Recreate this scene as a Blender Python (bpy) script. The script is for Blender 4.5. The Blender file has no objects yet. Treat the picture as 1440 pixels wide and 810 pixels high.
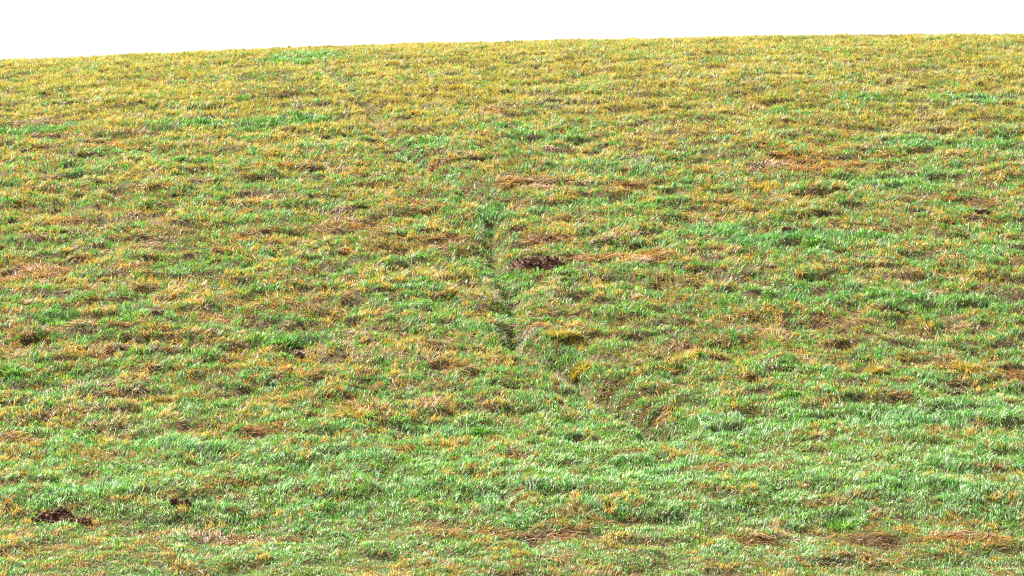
import bpy, math, random
import numpy as np

# ------------------------------------------------------------------ camera, sky, sun, exposure
scene = bpy.context.scene
rng = np.random.default_rng(7)
random.seed(7)

PITCH = 8.635
HFOV = 20.0
CAM_Z = 1.6
cam_data = bpy.data.cameras.new('camera')
cam_data.sensor_width = 36.0
cam_data.lens = 18.0 / math.tan(math.radians(HFOV / 2))
cam_data.clip_start = 0.1
cam_data.clip_end = 3000
cam_data.dof.use_dof = True
cam_data.dof.focus_distance = 18.5
cam_data.dof.aperture_fstop = 10.0
cam = bpy.data.objects.new('camera', cam_data)
scene.collection.objects.link(cam)
cam.location = (0, 0, CAM_Z)
cam.rotation_euler = (math.radians(90 + PITCH), 0, 0)
scene.camera = cam

SUN_EL = 48.0
SUN_AZ = -48.0          # degrees from +Y (view direction) towards +X; negative = left of the view
world = bpy.data.worlds.new('World')
scene.world = world
world.use_nodes = True
wn, wl = world.node_tree.nodes, world.node_tree.links
bg = wn['Background']
sky = wn.new('ShaderNodeTexSky')
sky.sky_type = 'NISHITA'
sky.sun_disc = False
sky.sun_elevation = math.radians(SUN_EL)
sky.sun_rotation = math.radians(SUN_AZ)
sky.air_density = 1.0
sky.dust_density = 4.0
sky.ozone_density = 0.6
# thin bright overcast veil over the blue
hsv = wn.new('ShaderNodeHueSaturation')
hsv.inputs['Saturation'].default_value = 0.45
wl.new(sky.outputs[0], hsv.inputs['Color'])
wl.new(hsv.outputs[0], bg.inputs['Color'])
bg.inputs['Strength'].default_value = 0.09

sun_data = bpy.data.lights.new('sun', 'SUN')
sun_data.energy = 5.0
sun_data.angle = math.radians(0.6)
sun_data.color = (1.0, 0.95, 0.87)
sun = bpy.data.objects.new('sun', sun_data)
scene.collection.objects.link(sun)
sun.rotation_euler = (math.radians(SUN_EL - 90), 0, -math.radians(SUN_AZ))
sun.location = (-20, 40, 40)

scene.view_settings.view_transform = 'Standard'
scene.view_settings.look = 'None'
scene.view_settings.exposure = 1.88
scene.view_settings.gamma = 1.0
scene.render.engine = 'CYCLES'
scene.cycles.use_denoising = False
scene.cycles.pixel_filter_type = 'BLACKMAN_HARRIS'
scene.cycles.filter_width = 1.2
scene.cycles.max_bounces = 5
scene.cycles.diffuse_bounces = 3
scene.cycles.transmission_bounces = 3
scene.cycles.use_adaptive_sampling = False

# ------------------------------------------------------------------ noise and terrain
_tab = np.random.default_rng(11).random((8, 256, 256)).astype(np.float32)

def vnoise(x, y, scale, seed):
    """smooth value noise in 0..1 with cells of `scale` metres"""
    t = _tab[seed % 8]
    u = x / scale + 37.7 * (seed + 1)
    v = y / scale + 91.3 * (seed + 1)
    iu = np.floor(u).astype(np.int64); iv = np.floor(v).astype(np.int64)
    fu = u - iu; fv = v - iv
    fu = fu * fu * (3 - 2 * fu); fv = fv * fv * (3 - 2 * fv)
    i0 = iu & 255; i1 = (iu + 1) & 255; j0 = iv & 255; j1 = (iv + 1) & 255
    a = t[i0, j0]; b = t[i1, j0]; c = t[i0, j1]; d = t[i1, j1]
    return (a * (1 - fu) + b * fu) * (1 - fv) + (c * (1 - fu) + d * fu) * fv

_rt = np.random.default_rng(5).random((10, 256, 256)).astype(np.float32)
def cells(x, y, scale, layer=0):
    """nearest plant centre on a jittered grid: distance, second distance, offset, three random numbers per plant"""
    u = x / scale; v = y / scale
    iu = np.floor(u).astype(np.int64); iv = np.floor(v).astype(np.int64)
    d1 = np.full(np.shape(x), 9.0); d2 = d1.copy()
    ox = np.zeros(np.shape(x)); oy = ox.copy(); ci = np.zeros(np.shape(x), dtype=np.int64); cj = ci.copy()
    for a in (-1, 0, 1):
        for b in (-1, 0, 1):
            I = iu + a; J = iv + b
            dx = u - (I + _rt[layer, I & 255, J & 255]); dy = v - (J + _rt[layer + 1, I & 255, J & 255])
            d = np.hypot(dx, dy)
            near = d < d1
            d2 = np.where(near, d1, np.minimum(d2, d))
            d1 = np.where(near, d, d1); ox = np.where(near, dx, ox); oy = np.where(near, dy, oy)
            ci = np.where(near, I, ci); cj = np.where(near, J, cj)
    ci &= 255; cj &= 255
    return d1, d2, ox, oy, _rt[layer + 2, ci, cj], _rt[layer + 3, ci, cj], _rt[layer + 4, ci, cj]

def smooth(a, b, x):
    t = np.clip((x - a) / (b - a), 0, 1)
    return t * t * (3 - 2 * t)

def macro(x, y):
    """height of the hill without its small bumps (world z, camera's ground is 0)"""
    x = np.asarray(x, dtype=np.float64); y = np.asarray(y, dtype=np.float64)
    z = 1.6 + 3.25 + 0.384 * (y - 21.76)
    u = np.clip(y - 26.0, 0, None)
    z = z - 0.00408 * u * u
    k = 0.5                                                    # soft foot of the slope
    z = np.where(z > 6 * k, z, k * np.log1p(np.exp(np.clip(z / k, -30, 12))))
    uy = np.clip(y - 70, 0, None)
    z = np.where(y > 70, (1.6 + 3.25 + 0.384 * 48.24 - 0.00408 * 44 * 44) - uy * 0.0, z)
    xc = np.clip(x, -25, 25)
    z = z + (0.0258 * xc - 0.00133 * xc * xc) * smooth(15, 40, y)
    return z

def ray_at(px, py):
    """the point of the hillside seen at a photo position (1440 x 810)"""
    f = 720 / math.tan(math.radians(HFOV / 2))
    dx = (px - 720) / f; dv = (405 - py) / f
    p = math.radians(PITCH)
    d = np.array([dx, math.cos(p) - dv * math.sin(p), math.sin(p) + dv * math.cos(p)])
    last = None
    for y in np.arange(10, 60, 0.02):
        t = y / d[1]
        if CAM_Z + t * d[2] <= macro(t * d[0], y):
            return float(t * d[0]), float(y)
    return float(46 / d[1] * d[0]), 43.5

# animal track trodden up the hill, and a second short one at the foot
track_px = [(455, 100), (480, 118), (520, 155), (548, 195), (580, 225), (622, 250), (655, 270), (682, 300), (697, 335), (692, 368),
            (714, 398), (722, 440), (722, 482), (752, 503), (800, 528), (842, 556), (895, 585), (940, 612)]
track2_px = [(700, 690), (725, 722), (742, 748), (765, 780), (790, 815)]
TRACKS = [np.array([ray_at(*p) for p in tp]) for tp in (track_px, track2_px)]

def track_dist_exact(x, y):
    best = np.full(np.shape(x), 9.0)
    for T, extra in zip(TRACKS, (0, .065)):
        for (ax, ay), (bx, by) in zip(T[:-1], T[1:]):
            # narrow across (x); the view foreshortens y, so wander a little
            dx, dy = bx - ax, by - ay
            t = np.clip(((x - ax) * dx + (y - ay) * dy) / (dx * dx + dy * dy), 0, 1)
            best = np.minimum(best, np.hypot(x - ax - t * dx, y - ay - t * dy) + extra)
    return best

GX0, GY0, GS = -13.0, 9.0, .05
_gx = np.arange(GX0, 13.01, GS); _gy = np.arange(GY0, 50.01, GS)
_GX, _GY = np.meshgrid(_gx, _gy, indexing='ij')
def grid_sample(G, x, y):
    u = np.clip((x - GX0) / GS, 0, G.shape[0] - 1.001); v = np.clip((y - GY0) / GS, 0, G.shape[1] - 1.001)
    i = u.astype(np.int64); j = v.astype(np.int64); fu = u - i; fv = v - j
    return (G[i, j] * (1 - fu) + G[i + 1, j] * fu) * (1 - fv) + (G[i, j + 1] * (1 - fu) + G[i + 1, j + 1] * fu) * fv
_TD = track_dist_exact(_GX, _GY)
def track_dist(x, y):
    return grid_sample(_TD, np.asarray(x, dtype=float), np.asarray(y, dtype=float))

def micro(x, y):
    """tussocky bumps"""
    a = 0.05 * (vnoise(x, y * 1.2, 1.7, 0) - .5)
    b = 0.035 * (vnoise(x, y * 1.3, 0.55, 1) - .5)
    n = vnoise(x, y * 1.15, 0.23, 2)
    c = 0.055 * smooth(0.25, 0.6, n)
    d = 0.028 * (vnoise(x, y, 0.10, 3) - .5)
    e = -0.055 * pits(x, y)
    return a + (b + c + d) * (.6 + .25 * smooth(16.5, 20.5, y)) + e

def pits(x, y):
    """small hollows between the tussocks, wider across the slope than along it"""
    d1, d2, ox, oy, ra, rb, rc = cells(x * .6, y, .18, 2)
    r0 = .10 + .20 * rb
    return np.where(ra > .5, 1 - smooth(r0, r0 + .14, d1), 0) * (.15 + .75 * smooth(16.8, 21, y)) * (1 - .55 * smooth(28, 31, y))

MOLE_SPOT = ray_at(757, 387)              # the biggest molehill has pushed soil to the track's edge
def ground(x, y, td=None):
    m = micro(x, y)
    if td is None: td = track_dist(x, y)
    w = 0.075 + 0.035 * vnoise(x, y, 0.6, 4)
    groove = -0.115 * (.8 + .65 * smooth(16.3, 17.0, y) * (1 - smooth(19.5, 21, y)) + .1 * smooth(25, 27, y)) * np.exp(-(td / w) ** 2) * (0.35 + 1.1 * vnoise(x, y, 0.45, 5))
    terr = 0.03 * np.tanh((y - (16.45 - 0.02 * x)) * 5) * smooth(15.5, 16.2, y) * (1 - smooth(16.6, 17.6, y))
    fade = smooth(0, 8, y)
    if MOLE_SPOT: groove = groove * (1 - .85 * np.exp(-((x - MOLE_SPOT[0]) / .2) ** 4 - ((y - MOLE_SPOT[1]) / .5) ** 2))
    return macro(x, y) + (m + groove + terr) * fade

# ------------------------------------------------------------------ what grows where (world metres)
# px, py, rx, ry on the photo -> an ellipse lying on the hillside
def ell(px, py, rx, ry):
    x, y = ray_at(px, py)
    _, y1 = ray_at(px, py - ry); _, y0 = ray_at(px, py + ry)
    xr, _ = ray_at(px + rx, py)
    return (x, y, max(abs(xr - x), .05), max((y1 - y0) / 2, .08))

_fields = {}
def field(es, x, y, wob=0.35):
    if id(es) not in _fields: _fields[id(es)] = field_exact(es, _GX, _GY, wob)
    return grid_sample(_fields[id(es)], x, y)

def field_exact(es, x, y, wob):
    out = np.zeros(np.shape(x))
    nx = (vnoise(x, y, 0.28, 6) - .5) * 2; ny = (vnoise(x, y, 0.28, 7) - .5) * 2
    for (px, py, rx, ry, s) in es:
        cx, cy, ax, ay = ell(px, py, rx, ry)
        i0, i1 = (int((cx + k * 2 * ax - GX0) / GS) for k in (-1, 1)); j0, j1 = (int((cy + k * 2 * ay - GY0) / GS) for k in (-1, 1))
        w = (slice(max(i0, 0), max(i1, 0) + 2), slice(max(j0, 0), max(j1, 0) + 2))
        q = np.hypot((x[w] - cx) / ax + nx[w] * wob, (y[w] - cy) / ay + ny[w] * wob)
        out[w] = np.maximum(out[w], s * (1 - smooth(0.6, 1.25, q)))
    return out

LODGED = [  # combed down rusty straw
    (885, 371, 75, 9, 1), (1130, 238, 85, 15, .9), (1060, 268, 35, 6, .6), (1085, 292, 60, 8, .5), (55, 390, 60, 12, 1),
    (355, 340, 36, 8, .8), (175, 383, 40, 8, .7), (250, 362, 30, 6, .6), (610, 345, 40, 9, .7), (500, 325, 45, 8, .5),
    (440, 452, 60, 9, .6), (120, 545, 75, 8, .4), (300, 455, 40, 7, .5), (735, 268, 45, 7, .6), (885, 272, 30, 7, .8),
    (690, 162, 28, 5, .7), (760, 345, 28, 6, .8), (905, 425, 30, 6, .4), (975, 498, 34, 8, .8), (845, 548, 24, 6, .3),
    (925, 592, 24, 8, .35), (1335, 522, 45, 8, .7), (1425, 535, 22, 14, .9), (1090, 462, 40, 6, .4), (180, 562, 40, 9, .7),
    (590, 578, 40, 7, .7), (500, 590, 26, 10, .9), (30, 625, 45, 8, .6), (380, 618, 34, 8, .7), (435, 536, 28, 6, .7),
    (700, 748, 60, 4, .6), (790, 752, 45, 6, .8), (600, 752, 60, 4, .6), (340, 750, 90, 4, .7), (220, 748, 45, 4, .7),
    (1230, 764, 50, 4, .6), (1380, 767, 80, 5, .7), (1060, 765, 40, 4, .4), (780, 792, 30, 8, .6), (1070, 668, 50, 8, .6),
    (1180, 640, 40, 8, .4), (990, 668, 45, 8, .7), (1380, 665, 40, 7, .6), (80, 318, 40, 6, .5), (400, 240, 40, 6, .6),
    (560, 295, 34, 6, .6), (470, 405, 36, 6, .4), (620, 235, 40, 6, .5), (1180, 350, 40, 6, .5), (1330, 285, 40, 6, .3),
    (980, 240, 40, 7, .5), (350, 288, 40, 5, .6), (130, 208, 50, 6, .5), (40, 270, 40, 5, .5), (1180, 560, 40, 6, .3),
    (1280, 330, 50, 6, .3), (300, 700, 30, 5, .3), (760, 475, 40, 8, .5), (140, 500, 60, 6, .5), (640, 530, 30, 9, .6),
    (1290, 392, 60, 7, .5), (1190, 455, 50, 5, .5), (1120, 605, 30, 5, .4), (70, 470, 60, 4, .4), (470, 640, 30, 6, .4)]
GREEN = [(548, 197, 10, 12, .6), (582, 226, 14, 8, .5), (630, 256, 16, 8, .6), (905, 596, 18, 8, .7), (760, 506, 14, 9, .7),(795, 527, 16, 9, .9), (832, 552, 18, 9, .9), (875, 578, 20, 8, .8), (728, 742, 12, 14, .8), (765, 785, 12, 12, .7),   # lush dark green; this row along the tracks paints in their shade
    (425, 86, 62, 5, .7), (420, 172, 46, 8, 1.), (300, 180, 100, 7, .8), (30, 190, 50, 6, .8), (110, 178, 40, 5, .6),
    (760, 200, 70, 8, .4), (700, 185, 60, 6, .35), (600, 205, 40, 8, .6), (860, 235, 80, 10, .35), (1330, 205, 90, 10, .4),
    (1380, 145, 60, 7, .6), (1220, 145, 60, 6, .5), (1090, 160, 40, 6, .5), (1250, 262, 110, 12, .4), (190, 447, 26, 9, 1),
    (75, 455, 34, 8, .9), (400, 492, 50, 8, .7), (710, 385, 34, 11, .9), (665, 375, 26, 6, .8), (690, 300, 20, 22, .6),
    (715, 430, 18, 35, .6), (1120, 345, 150, 12, .6), (1330, 430, 120, 14, .55), (1150, 420, 110, 12, .5),
    (560, 440, 40, 7, .4), (250, 500, 60, 7, .45), (900, 290, 60, 9, .5), (280, 385, 90, 9, .35), (120, 345, 60, 8, .3),
    (640, 610, 110, 10, .5), (1100, 600, 160, 14, .6), (1300, 590, 110, 16, .6), (300, 635, 140, 12, .5), (250, 235, 50, 6, .4),
    (1310, 700, 120, 10, .5), (1190, 735, 50, 6, .7), (100, 700, 80, 12, .4), (650, 700, 120, 10, .3), (1000, 330, 60, 8, .5)]
GOLD = [    # yellow leafy grass
    (250, 560, 60, 7, .5), (1150, 355, 70, 7, .6), (960, 400, 60, 9, .7), (800, 460, 40, 12, .5), (400, 420, 90, 10, .4),
    (90, 300, 90, 10, .4), (560, 400, 100, 12, .35), (870, 345, 80, 8, .4), (960, 505, 30, 10, .5), (1250, 380, 50, 8, .4),
    (620, 175, 50, 8, .5), (1130, 195, 60, 8, .4), (100, 590, 80, 7, .4), (240, 655, 60, 7, .4), (130, 690, 40, 10, .3),
    (1230, 245, 50, 6, .4), (480, 225, 60, 7, .4), (700, 740, 140, 5, .4), (80, 775, 90, 12, .5), (1380, 745, 60, 6, .4)]
BARE = [    # pale pinkish dead moss and flattened litter
    (50, 173, 36, 5, 1), (500, 178, 34, 4, 1), (1065, 156, 26, 6, .8), (700, 165, 40, 4, .6), (1000, 158, 22, 6, .6),
    (270, 266, 44, 4, .8), (760, 262, 30, 5, .7), (1285, 284, 36, 5, .7), (1260, 248, 30, 5, .5), (1300, 170, 24, 5, .7),
    (215, 347, 32, 7, .9), (900, 340, 28, 7, .8), (570, 300, 30, 5, .5), (180, 190, 30, 4, .6), (1420, 222, 26, 5, .6),
    (985, 315, 34, 6, .6), (1060, 470, 30, 4, .5), (640, 590, 30, 4, .4), (320, 755, 60, 4, .5), (1130, 760, 50, 5, .5),
    (1180, 800, 80, 8, .5), (650, 220, 26, 4, .5), (330, 215, 30, 4, .4), (1390, 160, 26, 4, .5), (70, 340, 26, 5, .5)]
DARKHOLE = [(815, 540, 12, 5, .9), (848, 560, 12, 5, .9), (900, 590, 12, 4, .8), (760, 505, 10, 5, .7),  # gaps where soil shows; this row paints shade into the track
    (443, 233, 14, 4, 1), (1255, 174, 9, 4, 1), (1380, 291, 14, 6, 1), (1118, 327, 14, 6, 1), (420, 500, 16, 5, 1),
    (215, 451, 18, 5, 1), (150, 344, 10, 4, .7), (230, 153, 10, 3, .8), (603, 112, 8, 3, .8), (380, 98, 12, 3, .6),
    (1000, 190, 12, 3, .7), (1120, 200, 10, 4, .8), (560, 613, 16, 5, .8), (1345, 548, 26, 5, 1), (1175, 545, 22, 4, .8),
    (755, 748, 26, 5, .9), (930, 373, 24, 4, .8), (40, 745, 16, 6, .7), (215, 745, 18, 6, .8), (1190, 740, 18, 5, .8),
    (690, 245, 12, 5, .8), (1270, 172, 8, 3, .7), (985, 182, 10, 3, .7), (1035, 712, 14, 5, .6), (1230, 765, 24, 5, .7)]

# molehills: px, py (foot centre), width in px, height in m
MOLES = [
    (757, 386, 70, .17, 'largest molehill, red brown crumbly soil, right of the trodden track'),
    (76, 724, 62, .014, 'long low heap of dark brown soil at the lower left'),
    (112, 729, 28, .02, 'flat brown soil crumbs at the right end of the long low heap'),
    (256, 710, 30, .05, 'small dark molehill in green grass right of the long low soil heap'),
    (1382, 294, 22, .05, 'dark little molehill near the right edge above the middle'),
    (1346, 552, 30, .045, 'small brown molehill in green grass on the lower right slope'),
    (219, 453, 24, .03, 'small reddish brown molehill beside the dark green tuft on the left'),
    (443, 236, 22, .05, 'small dark brown molehill on the upper left slope'),
    (1256, 176, 14, .05, 'tiny brown molehill high on the right below the golden band'),
    (422, 503, 15, .03, 'tiny dark soil heap in grass left of the centre'),
    (1112, 330, 26, .045, 'low brown molehill in the greener grass right of the largest molehill'),
    (562, 616, 26, .03, 'flat purplish brown soil patch in the lower middle grass'),
]
MOLE_ELL = []
for (px, py, wpx, h, lab) in MOLES:
    x, y = ray_at(px, py + (7 if wpx != 70 else 0))
    D = math.hypot(y, CAM_Z)
    r = wpx / 2 * y / 4083. * (1.12 if wpx > 68 else 1.02)
    h *= .62
    MOLE_ELL.append((x, y, r, h))

def mole_mask(x, y, grow=1.0):
    m = np.zeros(np.shape(x))
    for (cx, cy, r, h) in MOLE_ELL:
        gk = grow * (1.22 if r > .17 else 1)
        q = np.hypot((x - cx) / (r * gk), (y - cy + (.05 if r > .17 else 0)) / (r * .6 * gk))
        m = np.maximum(m, 1 - smooth(.8, 1.1, q))
    return m

# ------------------------------------------------------------------ materials
def nt(name):
    m = bpy.data.materials.new(name); m.use_nodes = True
    return m, m.node_tree.nodes, m.node_tree.links

def grass_material(name, rough, transl, spec):
    m, n, l = nt(name)
    b = n['Principled BSDF']; out = n['Material Output']
    a = n.new('ShaderNodeAttribute'); a.attribute_name = 'tint'
    l.new(a.outputs['Color'], b.inputs['Base Color'])
    b.inputs['Roughness'].default_value = rough
    b.inputs['Specular IOR Level'].default_value = spec
    t = n.new('ShaderNodeBsdfTranslucent')
    g = n.new('ShaderNodeHueSaturation'); g.inputs['Saturation'].default_value = 1.12; g.inputs['Value'].default_value = 1.5
    l.new(a.outputs['Color'], g.inputs['Color']); l.new(g.outputs[0], t.inputs['Color'])
    mx = n.new('ShaderNodeMixShader'); mx.inputs[0].default_value = transl
    l.new(b.outputs[0], mx.inputs[1]); l.new(t.outputs[0], mx.inputs[2]); l.new(mx.outputs[0], out.inputs['Surface'])
    return m
M_GREEN = grass_material('green_blades', .5, .40, .3)
M_DRY = grass_material('dry_blades', .6, .32, .25)

def soil_material(name, c1, c2, sc=60, bump=.6):
    m, n, l = nt(name)
    b = n['Principled BSDF']; b.inputs['Roughness'].default_value = .95; b.inputs['Specular IOR Level'].default_value = .15
    g = n.new('ShaderNodeNewGeometry')
    z = n.new('ShaderNodeTexNoise'); z.inputs['Scale'].default_value = sc; z.inputs['Detail'].default_value = 5
    l.new(g.outputs['Position'], z.inputs['Vector'])
    r = n.new('ShaderNodeValToRGB'); r.color_ramp.elements[0].position = .35; r.color_ramp.elements[1].position = .68
    r.color_ramp.elements[0].color = (*c1, 1); r.color_ramp.elements[1].color = (*c2, 1)
    l.new(z.outputs['Fac'], r.inputs[0]); l.new(r.outputs[0], b.inputs['Base Color'])
    bp = n.new('ShaderNodeBump'); bp.inputs['Strength'].default_value = bump; bp.inputs['Distance'].default_value = .02
    l.new(z.outputs['Fac'], bp.inputs['Height']); l.new(bp.outputs[0], b.inputs['Normal'])
    return m
M_SOIL = soil_material('fresh_molehill_soil', (.035, .015, .010), (.17, .075, .045), 45)
def ground_material():
    m, n, l = nt('thatch_ground')
    b = n['Principled BSDF']; b.inputs['Roughness'].default_value = .95; b.inputs['Specular IOR Level'].default_value = .1
    g = n.new('ShaderNodeNewGeometry')
    z = n.new('ShaderNodeTexNoise'); z.inputs['Scale'].default_value = 38; z.inputs['Detail'].default_value = 6
    z2 = n.new('ShaderNodeTexNoise'); z2.inputs['Scale'].default_value = 2.2; z2.inputs['Detail'].default_value = 4
    l.new(g.outputs['Position'], z.inputs['Vector']); l.new(g.outputs['Position'], z2.inputs['Vector'])
    r = n.new('ShaderNodeValToRGB')
    r.color_ramp.elements[0].position = .3; r.color_ramp.elements[0].color = (.022, .013, .007, 1)
    r.color_ramp.elements[1].position = .72; r.color_ramp.elements[1].color = (.15, .085, .04, 1)
    r2 = n.new('ShaderNodeValToRGB')
    r2.color_ramp.elements[0].position = .3; r2.color_ramp.elements[0].color = (.025, .04, .012, 1)
    r2.color_ramp.elements[1].position = .75; r2.color_ramp.elements[1].color = (.1, .075, .025, 1)
    l.new(z.outputs['Fac'], r.inputs[0]); l.new(z2.outputs['Fac'], r2.inputs[0])
    mx = n.new('ShaderNodeMix'); mx.data_type = 'RGBA'; mx.inputs[0].default_value = .4
    l.new(r.outputs[0], mx.inputs[6]); l.new(r2.outputs[0], mx.inputs[7]); l.new(mx.outputs[2], b.inputs['Base Color'])
    bp = n.new('ShaderNodeBump'); bp.inputs['Strength'].default_value = .8; bp.inputs['Distance'].default_value = .03
    l.new(z.outputs['Fac'], bp.inputs['Height']); l.new(bp.outputs[0], b.inputs['Normal'])
    return m
M_GROUND = ground_material()

# ------------------------------------------------------------------ hillside sheet
def axis(parts):
    return np.unique(np.concatenate([np.arange(a, b, s) for a, b, s in parts]))
gx = axis([(-400, -40, 40), (-40, -12, 2), (-12, 12, .06), (12, 40, 2), (40, 401, 40)])
gy = axis([(-400, -20, 40), (-20, 10, 1), (10, 13, .25), (13, 50, .07), (50, 70, 1), (70, 401, 30)])
X, Y = np.meshgrid(gx, gy)
Z = ground(X.ravel(), Y.ravel()).reshape(X.shape)
nxv, nyv = len(gx), len(gy)
co = np.stack([X.ravel(), Y.ravel(), Z.ravel()], 1).astype(np.float32)
ii = (np.arange(nyv - 1)[:, None] * nxv + np.arange(nxv - 1)[None, :]).ravel()
quads = np.stack([ii, ii + 1, ii + 1 + nxv, ii + nxv], 1).astype(np.int32)

def raw_mesh(name, co, loops, starts, totals, mat):
    me = bpy.data.meshes.new(name)
    me.vertices.add(len(co)); me.vertices.foreach_set('co', np.ascontiguousarray(co, dtype=np.float32).ravel())
    me.loops.add(len(loops)); me.loops.foreach_set('vertex_index', np.ascontiguousarray(loops, dtype=np.int32))
    me.polygons.add(len(starts)); me.polygons.foreach_set('loop_start', np.ascontiguousarray(starts, dtype=np.int32))
    me.update(calc_edges=True)
    me.materials.append(mat)
    return me

def link(name, me, label=None, cat=None, group=None, kind=None, parent=None):
    o = bpy.data.objects.new(name, me); scene.collection.objects.link(o)
    for k, v in (('label', label), ('category', cat), ('group', group), ('kind', kind)):
        if v: o[k] = v
    if parent: o.parent = parent
    return o

me = raw_mesh('hillside', co, quads.ravel(), np.arange(len(quads)) * 4, None, M_GROUND)
me.polygons.foreach_set('use_smooth', np.ones(len(quads), dtype=bool))
hill = link('hillside', me, 'grassy hillside rising to a bare skyline', 'hillside', kind='structure')

# ------------------------------------------------------------------ grass blades
def norm(v): return v / np.linalg.norm(v, axis=1, keepdims=True)

def blade_mesh(name, mat, x, y, z, L, W, az, l0, l1, face, croot, ctip, clamp=True, origin=(0, 0, 0)):
    """every blade: quad + tip triangle, bending from lean l0 to lean l1 towards azimuth az"""
    n = len(x)
    d = np.stack([np.cos(az), np.sin(az), np.zeros(n)], 1)
    # follow the slope: tilt the lean direction with the hill
    e = .25
    sl = (macro(x + d[:, 0] * e, y + d[:, 1] * e) - macro(x, y)) / e
    dt = norm(np.stack([d[:, 0], d[:, 1], sl], 1))
    up = np.array([0., 0., 1.])
    p0 = np.stack([x, y, z - .004], 1)
    v0 = np.sin(l0)[:, None] * dt + np.cos(l0)[:, None] * up
    v1 = np.sin(l1)[:, None] * dt + np.cos(l1)[:, None] * up
    p1 = p0 + v0 * (L * .52)[:, None]
    p2 = p1 + v1 * (L * .48)[:, None]
    if clamp:
        g1 = ground(p1[:, 0], p1[:, 1]); p1[:, 2] = np.maximum(p1[:, 2], g1 + .006)
        g2 = ground(p2[:, 0], p2[:, 1]); p2[:, 2] = np.maximum(p2[:, 2], g2 + .004)
    perp = np.stack([-d[:, 1], d[:, 0], np.zeros(n)], 1)
    s = np.cos(face)[:, None] * perp + np.sin(face)[:, None] * (np.cos(l0)[:, None] * d - np.sin(l0)[:, None] * up * .6)
    hw = (W * .5)[:, None]
    V = np.empty((n, 5, 3), dtype=np.float32)
    V[:, 0] = p0 - s * hw * .8; V[:, 1] = p0 + s * hw * .8
    V[:, 2] = p1 - s * hw; V[:, 3] = p1 + s * hw
    V[:, 4] = p2
    V -= np.array(origin, dtype=np.float32)
    C = np.ones((n, 5, 4), dtype=np.float32)
    C[:, 0, :3] = croot; C[:, 1, :3] = croot  # dark root colours paint in the shade low among the blades
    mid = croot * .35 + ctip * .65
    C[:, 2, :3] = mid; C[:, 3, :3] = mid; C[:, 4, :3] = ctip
    b = (np.arange(n) * 5)[:, None]
    loops = (b + np.array([[0, 1, 3, 2, 2, 3, 4]])).ravel()
    starts = ((np.arange(n) * 7)[:, None] + np.array([[0, 4]])).ravel()
    me = raw_mesh(name, V.reshape(-1, 3), loops, starts, None, mat)
    a = me.attributes.new('tint', 'FLOAT_COLOR', 'POINT')
    a.data.foreach_set('color', C.ravel())
    return me

def scatter(density, seed):
    """random roots over the seen hillside (and a margin beside it); density in blades per m2 at 18 m"""
    r = np.random.default_rng(seed)
    xs, ys = [], []
    y = 11.5
    step = .25
    while y < 47.5:
        half = y * math.tan(math.radians(HFOV / 2)) * 1.02 + .35
        lod = (18.0 / max(y, 15)) ** 1.25
        if y < 14.6: lod *= .3
        if y > 45: lod *= .5
        n = int(density * lod * step * 2 * half)
        xs.append(r.uniform(-half, half, n)); ys.append(r.uniform(y, y + step, n))
        n2 = int(density * lod * .8 * step * 2 * 2.6)             # margin beside the view
        sx = np.where(r.random(n2) < .5, -1, 1) * (half + r.uniform(0, 2.6, n2))
        xs.append(sx); ys.append(r.uniform(y, y + step, n2))
        y += step
    return np.concatenate(xs), np.concatenate(ys), r

def zones(x, y):
    """share of withered grass, and of plain lying straw, 0..1"""
    lip = 29.2 - .13 * x                                       # edge of the golden band
    lip = lip + (vnoise(x, y, 1.3, 3) - .5) * 2.0
    top = smooth(-1.0, .8, y - lip)
    low = 1 - smooth(17.0, 20.5, y + .25 * (vnoise(x, y, 1.3, 2) - .5) - .12 * x)
    foot = 1 - smooth(16.1, 16.5, y + .02 * x)
    left = smooth(3.5, -3.5, x)
    g = .45 + .10 * left
    g = g * (1 - top) + .80 * top
    g = g * (1 - low) + (.10 + .16 * left) * low
    g = g * (1 - foot) + .34 * foot
    return g, top, low, foot

ROOT_G = np.array([.10, .12, .035]); 
def mixc(a, b, t): return np.asarray(a)[None] * (1 - t[:, None]) + np.asarray(b)[None] * t[:, None]

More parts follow.
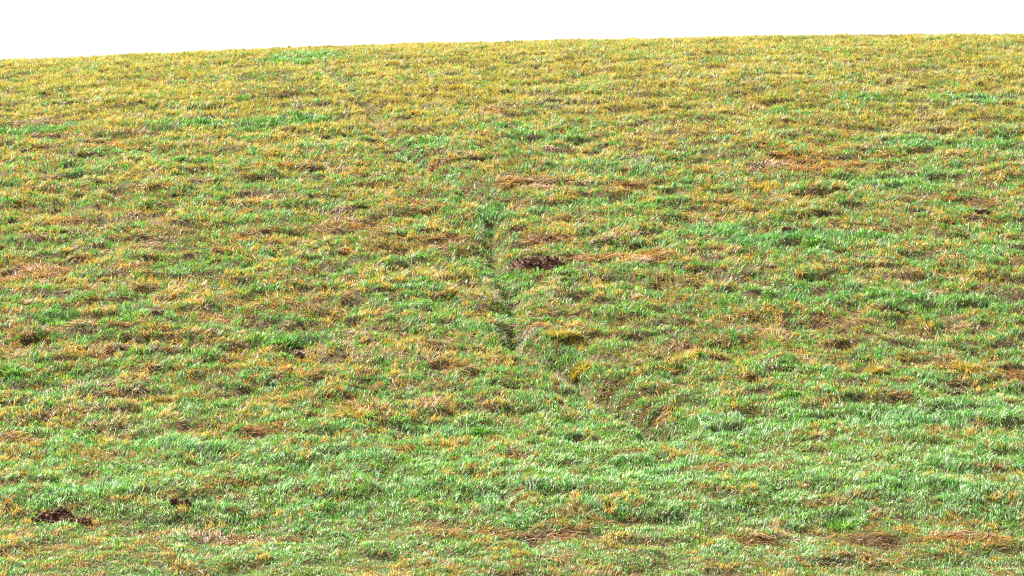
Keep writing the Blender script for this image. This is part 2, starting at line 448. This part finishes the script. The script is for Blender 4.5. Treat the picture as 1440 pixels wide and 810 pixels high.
def common(x, y):
    g, top, low, foot = zones(x, y)
    F = dict(g=g, top=top, low=low, foot=foot)
    F['lod'] = field(LODGED, x, y); F['grn'] = field(GREEN, x, y); F['gld'] = field(GOLD, x, y)
    F['bare'] = field(BARE, x, y); F['hole'] = field(DARKHOLE, x, y, .25)
    F['mole'] = mole_mask(x, y, .85)
    F['td'] = track_dist(x, y)
    F['n1'] = vnoise(x * .8, y * 1.15, .16, 4); F['n2'] = vnoise(x * .75, y * 1.2, .42, 5); F['n3'] = vnoise(x, y * 1.2, 1.3, 6)
    d1, d2, ox, oy, ra, rb, rc = cells(x, y * 1.05, .064, 0)
    F['edge'] = smooth(0.0, .32, d2 - d1); F['cd'] = d1; F['out'] = np.arctan2(oy, ox); F['ra'] = ra; F['rb'] = rb; F['rc'] = rc
    e1, e2, px_, py_, sa, sb, sc_ = cells(x * .7, y, .19, 5)
    F['sa'] = sa; F['sb'] = sb; F['sedge'] = smooth(0.0, .22, e2 - e1)
    F['tuft'] = (.45 + .75 * rb) * (1.15 - .5 * d1) * (.75 + .5 * sb) * (1 - .3 * (1 - F['sedge']))
    wv = F['g'] + .95 * (ra - .5) + .5 * (sa - .5) + .45 * (F['n2'] - .5) + .3 * (F['n3'] - .5)
    F['w'] = wv - .35 * np.exp(-(F['td'] / .08) ** 2) + .4 * F['lod'] + .35 * F['gld'] - 1.0 * F['grn'] + .2 * F['bare']
    F['gap'] = (.25 + .75 * F['edge']) * (.35 + .65 * smooth(.2, .45, vnoise(x, y * 1.3, .26, 7))) * (.6 + .4 * F['sedge'])
    F['pit'] = pits(x, y)
    F['gap'] = F['gap'] * (1 - .5 * F['low']) + .5 * F['low']
    F['gap'] = F['gap'] * (1 - .8 * F['pit'])
    F['h'] = vnoise(x, y * 1.15, 0.23, 2)
    return F

# --- green grass
def build_green():
    x, y, r = scatter(12000, 21)
    F = common(x, y)
    p = 1 - smooth(.38, .62, F['w'])
    p = .08 + .92 * p
    p = p * (1 - .85 * F['lod']) * (1 - .85 * F['bare']) * (1 - .95 * F['hole']) * (1 - F['mole']) * F['gap']
    keep = r.random(len(x)) < p * 1.25
    x, y = x[keep], y[keep]; F = {k: v[keep] for k, v in F.items()}; n = len(x)
    z = ground(x, y, F['td'])
    wl = (np.maximum(y, 15) / 18) ** .75
    L = .72 * (.036 + .034 * r.random(n) + .05 * F['grn'] * r.random(n)) * (.35 + .85 * F['tuft']) * (1 - .3 * F['foot'])
    L *= 1 - .3 * np.exp(-(F['td'] / .08) ** 2)
    L *= np.minimum(wl, 1.25)
    W = (.0031 + .0020 * r.random(n)) * wl
    az = np.where(r.random(n) < .25, F['out'] + r.normal(0, .4, n), (F['rc'] * 2 - 1) * 2.2 - .5 + r.normal(0, .25, n))
    l0 = np.abs(r.normal(.12, .22, n)) + .35 * F['cd'] * F['rb']; l1 = l0 + np.abs(r.normal(.3, .25, n)) + .7 * F['ra']
    face = r.uniform(-1.2, 1.2, n)
    t = np.clip(.3 * r.random(n) + .75 * F['rc'] - .03, 0, 1)
    tip = mixc((.06, .21, .04), (.20, .37, .08), t)
    cool = (F['sb'] > .62)[:, None]
    tip = np.where(cool, tip * np.array([.88, 1.0, 1.25]), tip)
    dark = smooth(.35, .95, F['grn'])[:, None] * .35
    tip = tip * (1 - dark) + np.array([.03, .15, .035]) * dark
    yellow = (r.random(n) < .03 + .15 * F['g'] * (1 - F['grn']))[:, None]
    tip = np.where(yellow, mixc((.42, .31, .05), (.36, .36, .06), r.random(n)), tip)
    pale = (r.random(n) < .04 + .07 * F['low'] + (.08 + .12 * F['low']) * (F['rb'] > .6))[:, None]
    tip = np.where(pale, mixc((.36, .50, .26), (.64, .70, .54), r.random(n)), tip)  # whitish tips paint sun glints into the blade colour
    root = mixc((.02, .06, .01), (.07, .11, .025), r.random(n))  # roots darkened to paint shadow between blades
    tip = tip * ((.72 + .56 * r.random(n)) * (.84 + .32 * F['ra']) * (1 + .12 * F['low']))[:, None]
    me = blade_mesh('green_grass', M_GREEN, x, y, z, L, W, az, l0, l1, face, root, tip)
    link('green_grass', me, 'fresh green grass growing all over the hillside', 'grass', kind='stuff')
    return n

# --- withered golden grass, half standing
def build_gold():
    x, y, r = scatter(10000, 22)
    F = common(x, y)
    p = smooth(.38, .62, F['w']) * (1 - .8 * F['bare']) * (1 - .9 * F['hole']) * (1 - F['mole'])
    p = p * F['gap'] * (1 - .3 * F['lod'])
    keep = r.random(len(x)) < p * 1.2
    x, y = x[keep], y[keep]; F = {k: v[keep] for k, v in F.items()}; n = len(x)
    z = ground(x, y, F['td'])
    wl = (np.maximum(y, 15) / 18) ** .75
    L = .72 * (.045 + .04 * r.random(n)) * (.35 + .9 * F['tuft']) * np.minimum(wl, 1.3) * (1 - .3 * F['foot'])
    L *= 1 - .4 * np.exp(-(F['td'] / .08) ** 2)
    W = (.0030 + .0021 * r.random(n)) * wl
    flow = -math.pi / 2 + 2.6 * (vnoise(x, y, .4, 2) - .5) * 2 + 1.4 * (F['rc'] - .5) * 2
    az = flow + r.normal(0, .22, n)
    az = np.where(r.random(n) < .15, F['out'], az)
    mid = (1 - F['top']) * (1 - F['low'])
    rust_plant = np.clip((F['rc'] > .78 - .27 * mid) + F['lod'] - .35 * F['top'], 0, 1)
    l0 = np.abs(r.normal(.4, .25, n)) + .5 * rust_plant; l1 = l0 + np.abs(r.normal(.5, .3, n))
    l0 = np.minimum(l0, 1.4); l1 = np.minimum(l1, 1.75)
    face = r.uniform(-1.0, 1.0, n)
    tip = mixc((.40, .275, .08), (.49, .39, .15), np.clip(.5 * r.random(n) + .5 * F['rc'], 0, 1))
    ora = (r.random(n) < .08 + .62 * rust_plant)[:, None]
    tip = np.where(ora, mixc((.34, .15, .035), (.50, .27, .08), r.random(n)), tip)
    lime = (r.random(n) < .14 + .22 * F['top'] + .4 * (F['rb'] < .35))[:, None]
    tip = np.where(lime, mixc((.27, .34, .05), (.38, .40, .08), r.random(n)), tip)
    pale = (r.random(n) < .04 - .025 * F['top'])[:, None]
    tip = np.where(pale, mixc((.62, .54, .36), (.72, .68, .54), r.random(n)), tip)
    tip = tip * (1 - F['top'][:, None] * np.array([.04, .06, .0]))
    root = mixc((.03, .045, .01), (.12, .055, .015), r.random(n))  # dark roots again, painted shadow under the golden blades
    tip = tip * ((.72 + .56 * r.random(n)) * (.75 + .45 * F['rb']))[:, None]
    me = blade_mesh('withered_grass', M_DRY, x, y, z, L, W, az, l0, l1, face, root, tip)
    link('withered_grass', me, 'golden withered grass covering the hillside, thickest below the skyline', 'grass', kind='stuff')
    return n

# --- lying straw and litter
def build_straw():
    x, y, r = scatter(3600, 23)
    F = common(x, y)
    p = .08 + .55 * F['pit'] + .34 * (F['sa'] > .74) * (1 - F['low']) + 1.0 * F['lod'] + 1.6 * F['bare'] - .2 * F['grn'] - .1 * F['top'] + .3 * F['hole']
    p = p * (1 - F['mole'])
    keep = r.random(len(x)) < p
    x, y = x[keep], y[keep]; F = {k: v[keep] for k, v in F.items()}; n = len(x)
    z = ground(x, y, F['td']) + r.random(n) * .012
    wl = (np.maximum(y, 15) / 18) ** .75
    L = (.04 + .05 * r.random(n)) * (1 - .3 * F['bare']) * (1 + .9 * F['lod'])
    W = (.0030 + .0021 * r.random(n)) * wl
    flow = -.45 + 1.6 * (vnoise(x, y, .5, 1) - .5) * 2
    az = flow + r.normal(0, .4, n) + np.where(F['sb'] < .4, math.pi, 0)
    l0 = 1.15 + .3 * r.random(n); l1 = 1.55 + .25 * r.random(n)
    face = r.uniform(-.7, .7, n)
    tip = mixc((.36, .18, .055), (.52, .33, .12), r.random(n))
    rust = (r.random(n) < .35 + .2 * F['lod'])[:, None]
    tip = np.where(rust, mixc((.20, .075, .028), (.40, .17, .06), r.random(n)), tip)
    pale = (r.random(n) < .07 + .5 * F['bare'] + .5 * (F['sa'] > .85))[:, None]
    tip = np.where(pale, mixc((.54, .36, .28), (.74, .62, .55), r.random(n)), tip)
    dark_straw = (r.random(n) < .1 + .5 * F['pit'] + .6 * F['hole'])[:, None]  # darker brown straw, mostly in pits and gaps
    tip = np.where(dark_straw, mixc((.07, .032, .015), (.20, .10, .04), r.random(n)), tip)
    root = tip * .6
    me = blade_mesh('lying_straw', M_DRY, x, y, z, L, W, az, l0, l1, face, root, tip)
    link('lying_straw', me, 'flattened dead straw lying between the living grass', 'straw', kind='stuff')
    return n

counts = (build_green(), build_gold(), build_straw())
print('BLADES', counts)

# ------------------------------------------------------------------ molehills
def vn3(p, s, seed):
    return vnoise(p[:, 0] + p[:, 2] * 1.7, p[:, 1] + p[:, 2] * .9, s, seed)

ICO_V, ICO_F = None, None
def ico():
    t = (1 + 5 ** .5) / 2
    v = np.array([(-1, t, 0), (1, t, 0), (-1, -t, 0), (1, -t, 0), (0, -1, t), (0, 1, t), (0, -1, -t), (0, 1, -t), (t, 0, -1), (t, 0, 1), (-t, 0, -1), (-t, 0, 1)], dtype=float)
    f = np.array([(0, 11, 5), (0, 5, 1), (0, 1, 7), (0, 7, 10), (0, 10, 11), (1, 5, 9), (5, 11, 4), (11, 10, 2), (10, 7, 6), (7, 1, 8), (3, 9, 4), (3, 4, 2), (3, 2, 6), (3, 6, 8), (3, 8, 9), (4, 9, 5), (2, 4, 11), (6, 2, 10), (8, 6, 7), (9, 8, 1)])
    return norm(v), f
IV, IF = ico()

def clod(r, c, s):
    v = IV * (s * r.uniform(.65, 1.2, (12, 1))) * np.array([1, 1, .75])
    return v + c

def mole_mesh(cx, cy, r, h, seed, sq=.6):
    g = np.random.default_rng(seed)
    nr, na = 16, 44
    V = []; F = []
    base = float(ground(np.array([cx]), np.array([cy]))[0])
    for i in range(nr + 1):
        q = i / nr * 1.15
        for j in range(na):
            a = j / na * 2 * math.pi
            rr = r * q * (1 + .22 * math.sin(2 * a + seed) + .12 * math.sin(5 * a + seed * 2))
            X0, Y0 = cx + rr * math.cos(a), cy + rr * math.sin(a) * sq
            V.append((X0, Y0, q))
    V = np.array(V)
    q = V[:, 2].copy()
    gz = ground(V[:, 0], V[:, 1], np.full(len(V), 9.0))
    prof = h * np.clip(1 - q ** 2.2, -.2, 1) ** 1 if False else h * (np.clip(1 - q * q, 0, 1) ** .8)
    lump = (vnoise(V[:, 0], V[:, 1], .06, 1) - .4) * .022 + (vnoise(V[:, 0], V[:, 1], .022, 2) - .5) * .022
    V[:, 2] = gz + prof * (.9 + .25 * vnoise(V[:, 0], V[:, 1], .14, 5)) + lump * (1 - smooth(.9, 1.15, q)) - .03 * smooth(.95, 1.15, q)
    for i in range(nr):
        for j in range(na):
            a, b = i * na + j, i * na + (j + 1) % na
            F.append((a, b, b + na)); F.append((a, b + na, a + na))
    F = np.array(F)
    allV, allF = [V], [F]; off = len(V)
    for k in range(int(90 + 900 * r)):
        qa = g.uniform(0, 2 * math.pi); qr = r * 1.12 * math.sqrt(g.random())
        x, y = cx + qr * math.cos(qa), cy + qr * math.sin(qa) * sq
        i = np.argmin((V[:, 0] - x) ** 2 + (V[:, 1] - y) ** 2)
        s = g.uniform(.004, .013) * (1.5 if g.random() < .12 else 1)
        allV.append(clod(g, np.array([x, y, V[i, 2] + s * .4]), s)); allF.append(IF + off); off += 12
    V = np.concatenate(allV); F = np.concatenate(allF)
    return V, F, base

for k, ((cx, cy, r, h), mo) in enumerate(zip(MOLE_ELL, MOLES)):
    V, F, base = mole_mesh(cx, cy, r, h, 100 + k)
    V = V - np.array([cx, cy, base])
    me = raw_mesh('molehill', V, F.ravel(), np.arange(len(F)) * 3, None, M_SOIL)
    o = link('molehill', me, mo[4], 'molehill', 'molehills scattered over the slope')
    o.location = (cx, cy, base)

# ------------------------------------------------------------------ tussocks one can point at
def tussock(px, py, rad_px, L, kind, label, group, name, n=None, lean=0.):
    x0, y0 = ray_at(px, py)
    r = np.random.default_rng(int(px * 7 + py))
    rad = rad_px * y0 / 4083.
    n = n or int((130 + 5200 * rad) * (.38 if kind == 'straw' else 1))
    sqz = .45 if kind == 'straw' else .7
    wl = (max(y0, 15) / 18) ** .6
    a = r.uniform(0, 2 * math.pi, n); q = np.sqrt(r.random(n))
    x = x0 + rad * q * np.cos(a); y = y0 + rad * sqz * q * np.sin(a)
    z = ground(x, y)
    base = float(ground(np.array([x0]), np.array([y0]))[0])
    LL = L * (.6 + .5 * r.random(n)) * (1.1 - .4 * q)
    W = (.004 + .003 * r.random(n)) * wl
    az = a + r.normal(0, .4, n)
    if kind == 'straw':
        az = lean + r.normal(0, .6, n) + .5 * np.sin(a)
        l0 = .85 + .55 * r.random(n); l1 = l0 + .35 + .4 * r.random(n)
        l1 = np.minimum(l1, 1.7)
        tip = mixc((.34, .22, .08), (.52, .40, .19), r.random(n))
        rust = (r.random(n) < .5)[:, None]
        tip = np.where(rust, mixc((.16, .07, .028), (.36, .17, .07), r.random(n)), tip)
        gr = (r.random(n) < .18)[:, None]
        tip = np.where(gr, mixc((.08, .2, .03), (.2, .32, .06), r.random(n)), tip)
        LL = LL * .6
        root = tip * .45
        mat = M_DRY
    elif kind == 'gold':
        LL = LL * .8; l0 = np.abs(r.normal(.2, .15, n)) + .35 * q; l1 = l0 + .3 + .4 * r.random(n)
        tip = mixc((.40, .28, .06), (.50, .39, .12), r.random(n))
        gr = (r.random(n) < .3)[:, None]
        tip = np.where(gr, mixc((.20, .26, .04), (.3, .33, .06), r.random(n)), tip)
        root = mixc((.12, .12, .03), (.25, .14, .04), r.random(n))
        mat = M_DRY
    else:
        l0 = np.abs(r.normal(.12, .15, n)) + .4 * q; l1 = l0 + .3 + .5 * r.random(n)
        tip = mixc((.05, .18, .03), (.17, .33, .06), r.random(n))
        gr = (r.random(n) < .2)[:, None]
        tip = np.where(gr, mixc((.36, .40, .10), (.45, .52, .3), r.random(n)), tip)
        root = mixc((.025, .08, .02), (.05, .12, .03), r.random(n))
        mat = M_GREEN
    face = r.uniform(-1, 1, n)
    me = blade_mesh(name, mat, x, y, z, LL, W, az, l0, l1, face, root, tip, origin=(x0, y0, base))
    o = link(name, me, label, 'grass tuft' if kind != 'straw' else 'straw clump', group)
    o.location = (x0, y0, base)

GG = 'dark green grass tufts standing out of the sward'
for (px, py, rp, L, lab) in [
    (192, 456, 17, .10, 'bushy dark green grass tuft beside a small reddish molehill on the left'),
    (78, 462, 22, .08, 'wide dark green tuft near the left edge, left of the bushy one'),
    (440, 174, 18, .10, 'dark green tuft on the upper slope, left of a pinkish bare strip'),
    (405, 178, 18, .07, 'low green tuft touching the left side of the upper dark green tuft'),
    (392, 90, 14, .09, 'left of two dark green tufts just under the skyline'),
    (422, 92, 12, .07, 'right of two dark green tufts just under the skyline'),
    (712, 386, 13, .10, 'deep green tuft against the left flank of the largest molehill'),
    (666, 379, 16, .08, 'dark green tuft on the left lip of the track, level with the largest molehill'),
    (800, 388, 12, .07, 'green tuft at the right foot of the largest molehill'),
    (75, 334, 16, .08, 'yellow green tuft near the left edge above the rusty straw'),
    (400, 496, 20, .08, 'dark green tuft over a tiny soil heap left of the centre'),
    (250, 231, 10, .08, 'small green tuft on the upper left slope'),
    (820, 186, 14, .09, 'small green tuft in the middle of the green strip below the golden band'),
    (1290, 207, 16, .08, 'small green tuft on the upper right green patch'),
    (1145, 352, 12, .10, 'upright green tuft right of centre among yellow grass'),
    (680, 612, 16, .09, 'dark green tuft in the lower middle grass'),
    (1187, 742, 26, .08, 'dark green clump near the lower right straw line'),
    (18, 535, 20, .09, 'olive green tuft cut by the left edge'),
    (1115, 566, 16, .07, 'dark green tuft on the lower right slope'),
    (110, 655, 12, .06, 'small dark green tuft in the lower left grass'),
]:
    tussock(px, py, rp, L * .85, 'green', lab, GG, 'grass_tuft')
GY = 'golden grass tufts'
for (px, py, rp, L, lab) in [
    (793, 487, 22, .10, 'tall golden grass tuft below the largest molehill, right of the track'),
    (960, 508, 20, .09, 'golden tuft right of centre below the middle'),
    (820, 518, 18, .08, 'golden tuft where the track bends right'),
    (912, 290, 14, .10, 'golden tuft above and right of the largest molehill'),
    (1232, 532, 12, .10, 'small upright golden tuft on the lower right'),
    (575, 490, 9, .12, 'thin bright golden tuft left of the track below the middle'),
    (500, 598, 20, .09, 'rusty golden tuft in the lower middle left of the green dark tuft'),
    (650, 132, 16, .10, 'golden tuft in the middle of the golden band'),
    (590, 165, 16, .10, 'brownish golden tuft at the lower edge of the golden band'),
    (682, 241, 14, .09, 'golden tuft right of the upper track'),
    (975, 95, 12, .10, 'brown golden tuft in the golden band right of centre'),
    (232, 565, 20, .07, 'low golden tuft on the lower left slope'),
    (1360, 528, 18, .08, 'wide golden tuft on the right above a small molehill'),
    (1080, 272, 16, .08, 'golden tuft below the long combed straw on the right'),
    (735, 440, 10, .10, 'narrow golden tuft on the right lip of the lower track'),
]:
    tussock(px, py, rp, L, 'gold', lab, GY, 'grass_tuft')
G_STRAW = 'combed down straw clumps'
for (px, py, rp, L, lean, lab) in [
    (848, 376, 24, .17, 2.8, 'pale orange straw swept flat, right of the largest molehill'),
    (915, 376, 22, .17, -.5, 'dark rimmed rusty straw swept right, beyond the pale orange straw'),
    (1130, 244, 34, .16, 3.0, 'long combed orange straw on the upper right slope'),
    (1070, 236, 18, .14, 3.3, 'short combed straw at the left end of the long combed straw'),
    (765, 350, 18, .12, .1, 'brown straw clump just above the largest molehill'),
    (50, 394, 30, .13, 3.0, 'rusty straw mat near the left edge'),
    (352, 344, 22, .12, .2, 'rusty straw clump left of centre on the upper slope'),
    (785, 752, 22, .15, -.3, 'dark arched straw clump at the end of the lower track'),
    (705, 752, 22, .12, -.2, 'tangled straw left of the dark arched clump'),
    (850, 545, 9, .08, -.6, 'brown straw flopped over the bend of the track'),
    (925, 598, 18, .12, .8, 'curled brown straw at the lower end of the track'),
    (770, 796, 14, .14, .9, 'rust red straw wisp at the bottom edge under the arched clump'),
    (180, 570, 18, .10, 2.8, 'orange straw clump on the lower left slope'),
    (1380, 768, 30, .14, .3, 'straw ridge at the lower right corner'),
    (1420, 545, 16, .10, -.4, 'rust coloured straw clump at the right edge'),
    (345, 750, 34, .12, -.1, 'long low straw tangle on the lower left straw line'),
]:
    tussock(px, py, rp, L, 'straw', lab, G_STRAW, 'straw_clump', lean=lean)

# thin dry stalks standing above the grass
def stalk(px, py, H, label, lean):
    x0, y0 = ray_at(px, py)
    base = float(ground(np.array([x0]), np.array([y0]))[0])
    V = []; F = []
    ns = 6
    for i in range(ns + 1):
        t = i / ns; rr = .0028 * (1 - .6 * t)
        c = np.array([lean * H * t * t, 0, H * t])
        for j in range(5):
            a = j / 5 * 2 * math.pi
            V.append(c + np.array([rr * math.cos(a), rr * math.sin(a), 0]))
    for i in range(ns):
        for j in range(5):
            a, b = i * 5 + j, i * 5 + (j + 1) % 5
            F += [(a, b, b + 5), (a, b + 5, a + 5)]
    V = np.array(V); F = np.array(F)
    g = np.random.default_rng(int(px))
    Vs, Fs, off = [V], [F], len(V)
    for k in range(9):                                           # seed head
        t = .80 + .2 * k / 9
        Vs.append(IV * np.array([.004, .003, .007]) + np.array([lean * H * t * t + g.normal(0, .004), g.normal(0, .004), H * t])); Fs.append(IF + off); off += 12
    V = np.concatenate(Vs); F = np.concatenate(Fs)
    me = raw_mesh('dry_stalk', V, F.ravel(), np.arange(len(F)) * 3, None, M_STALK)
    o = link('dry_stalk', me, label, 'stalk', 'thin stalks standing above the grass')
    o.location = (x0, y0, base - .005)
M_STALK = soil_material('stalk_skin', (.14, .13, .04), (.3, .22, .09), 90, .1)
stalk(1349, 618, .15, 'thin upright stalk among the green grass on the lower right', .05)
stalk(1422, 800, .15, 'thin upright stalk near the lower right corner', .06)
stalk(1303, 608, .08, 'short thin stalk left of the upright stalk on the lower right', -.1)
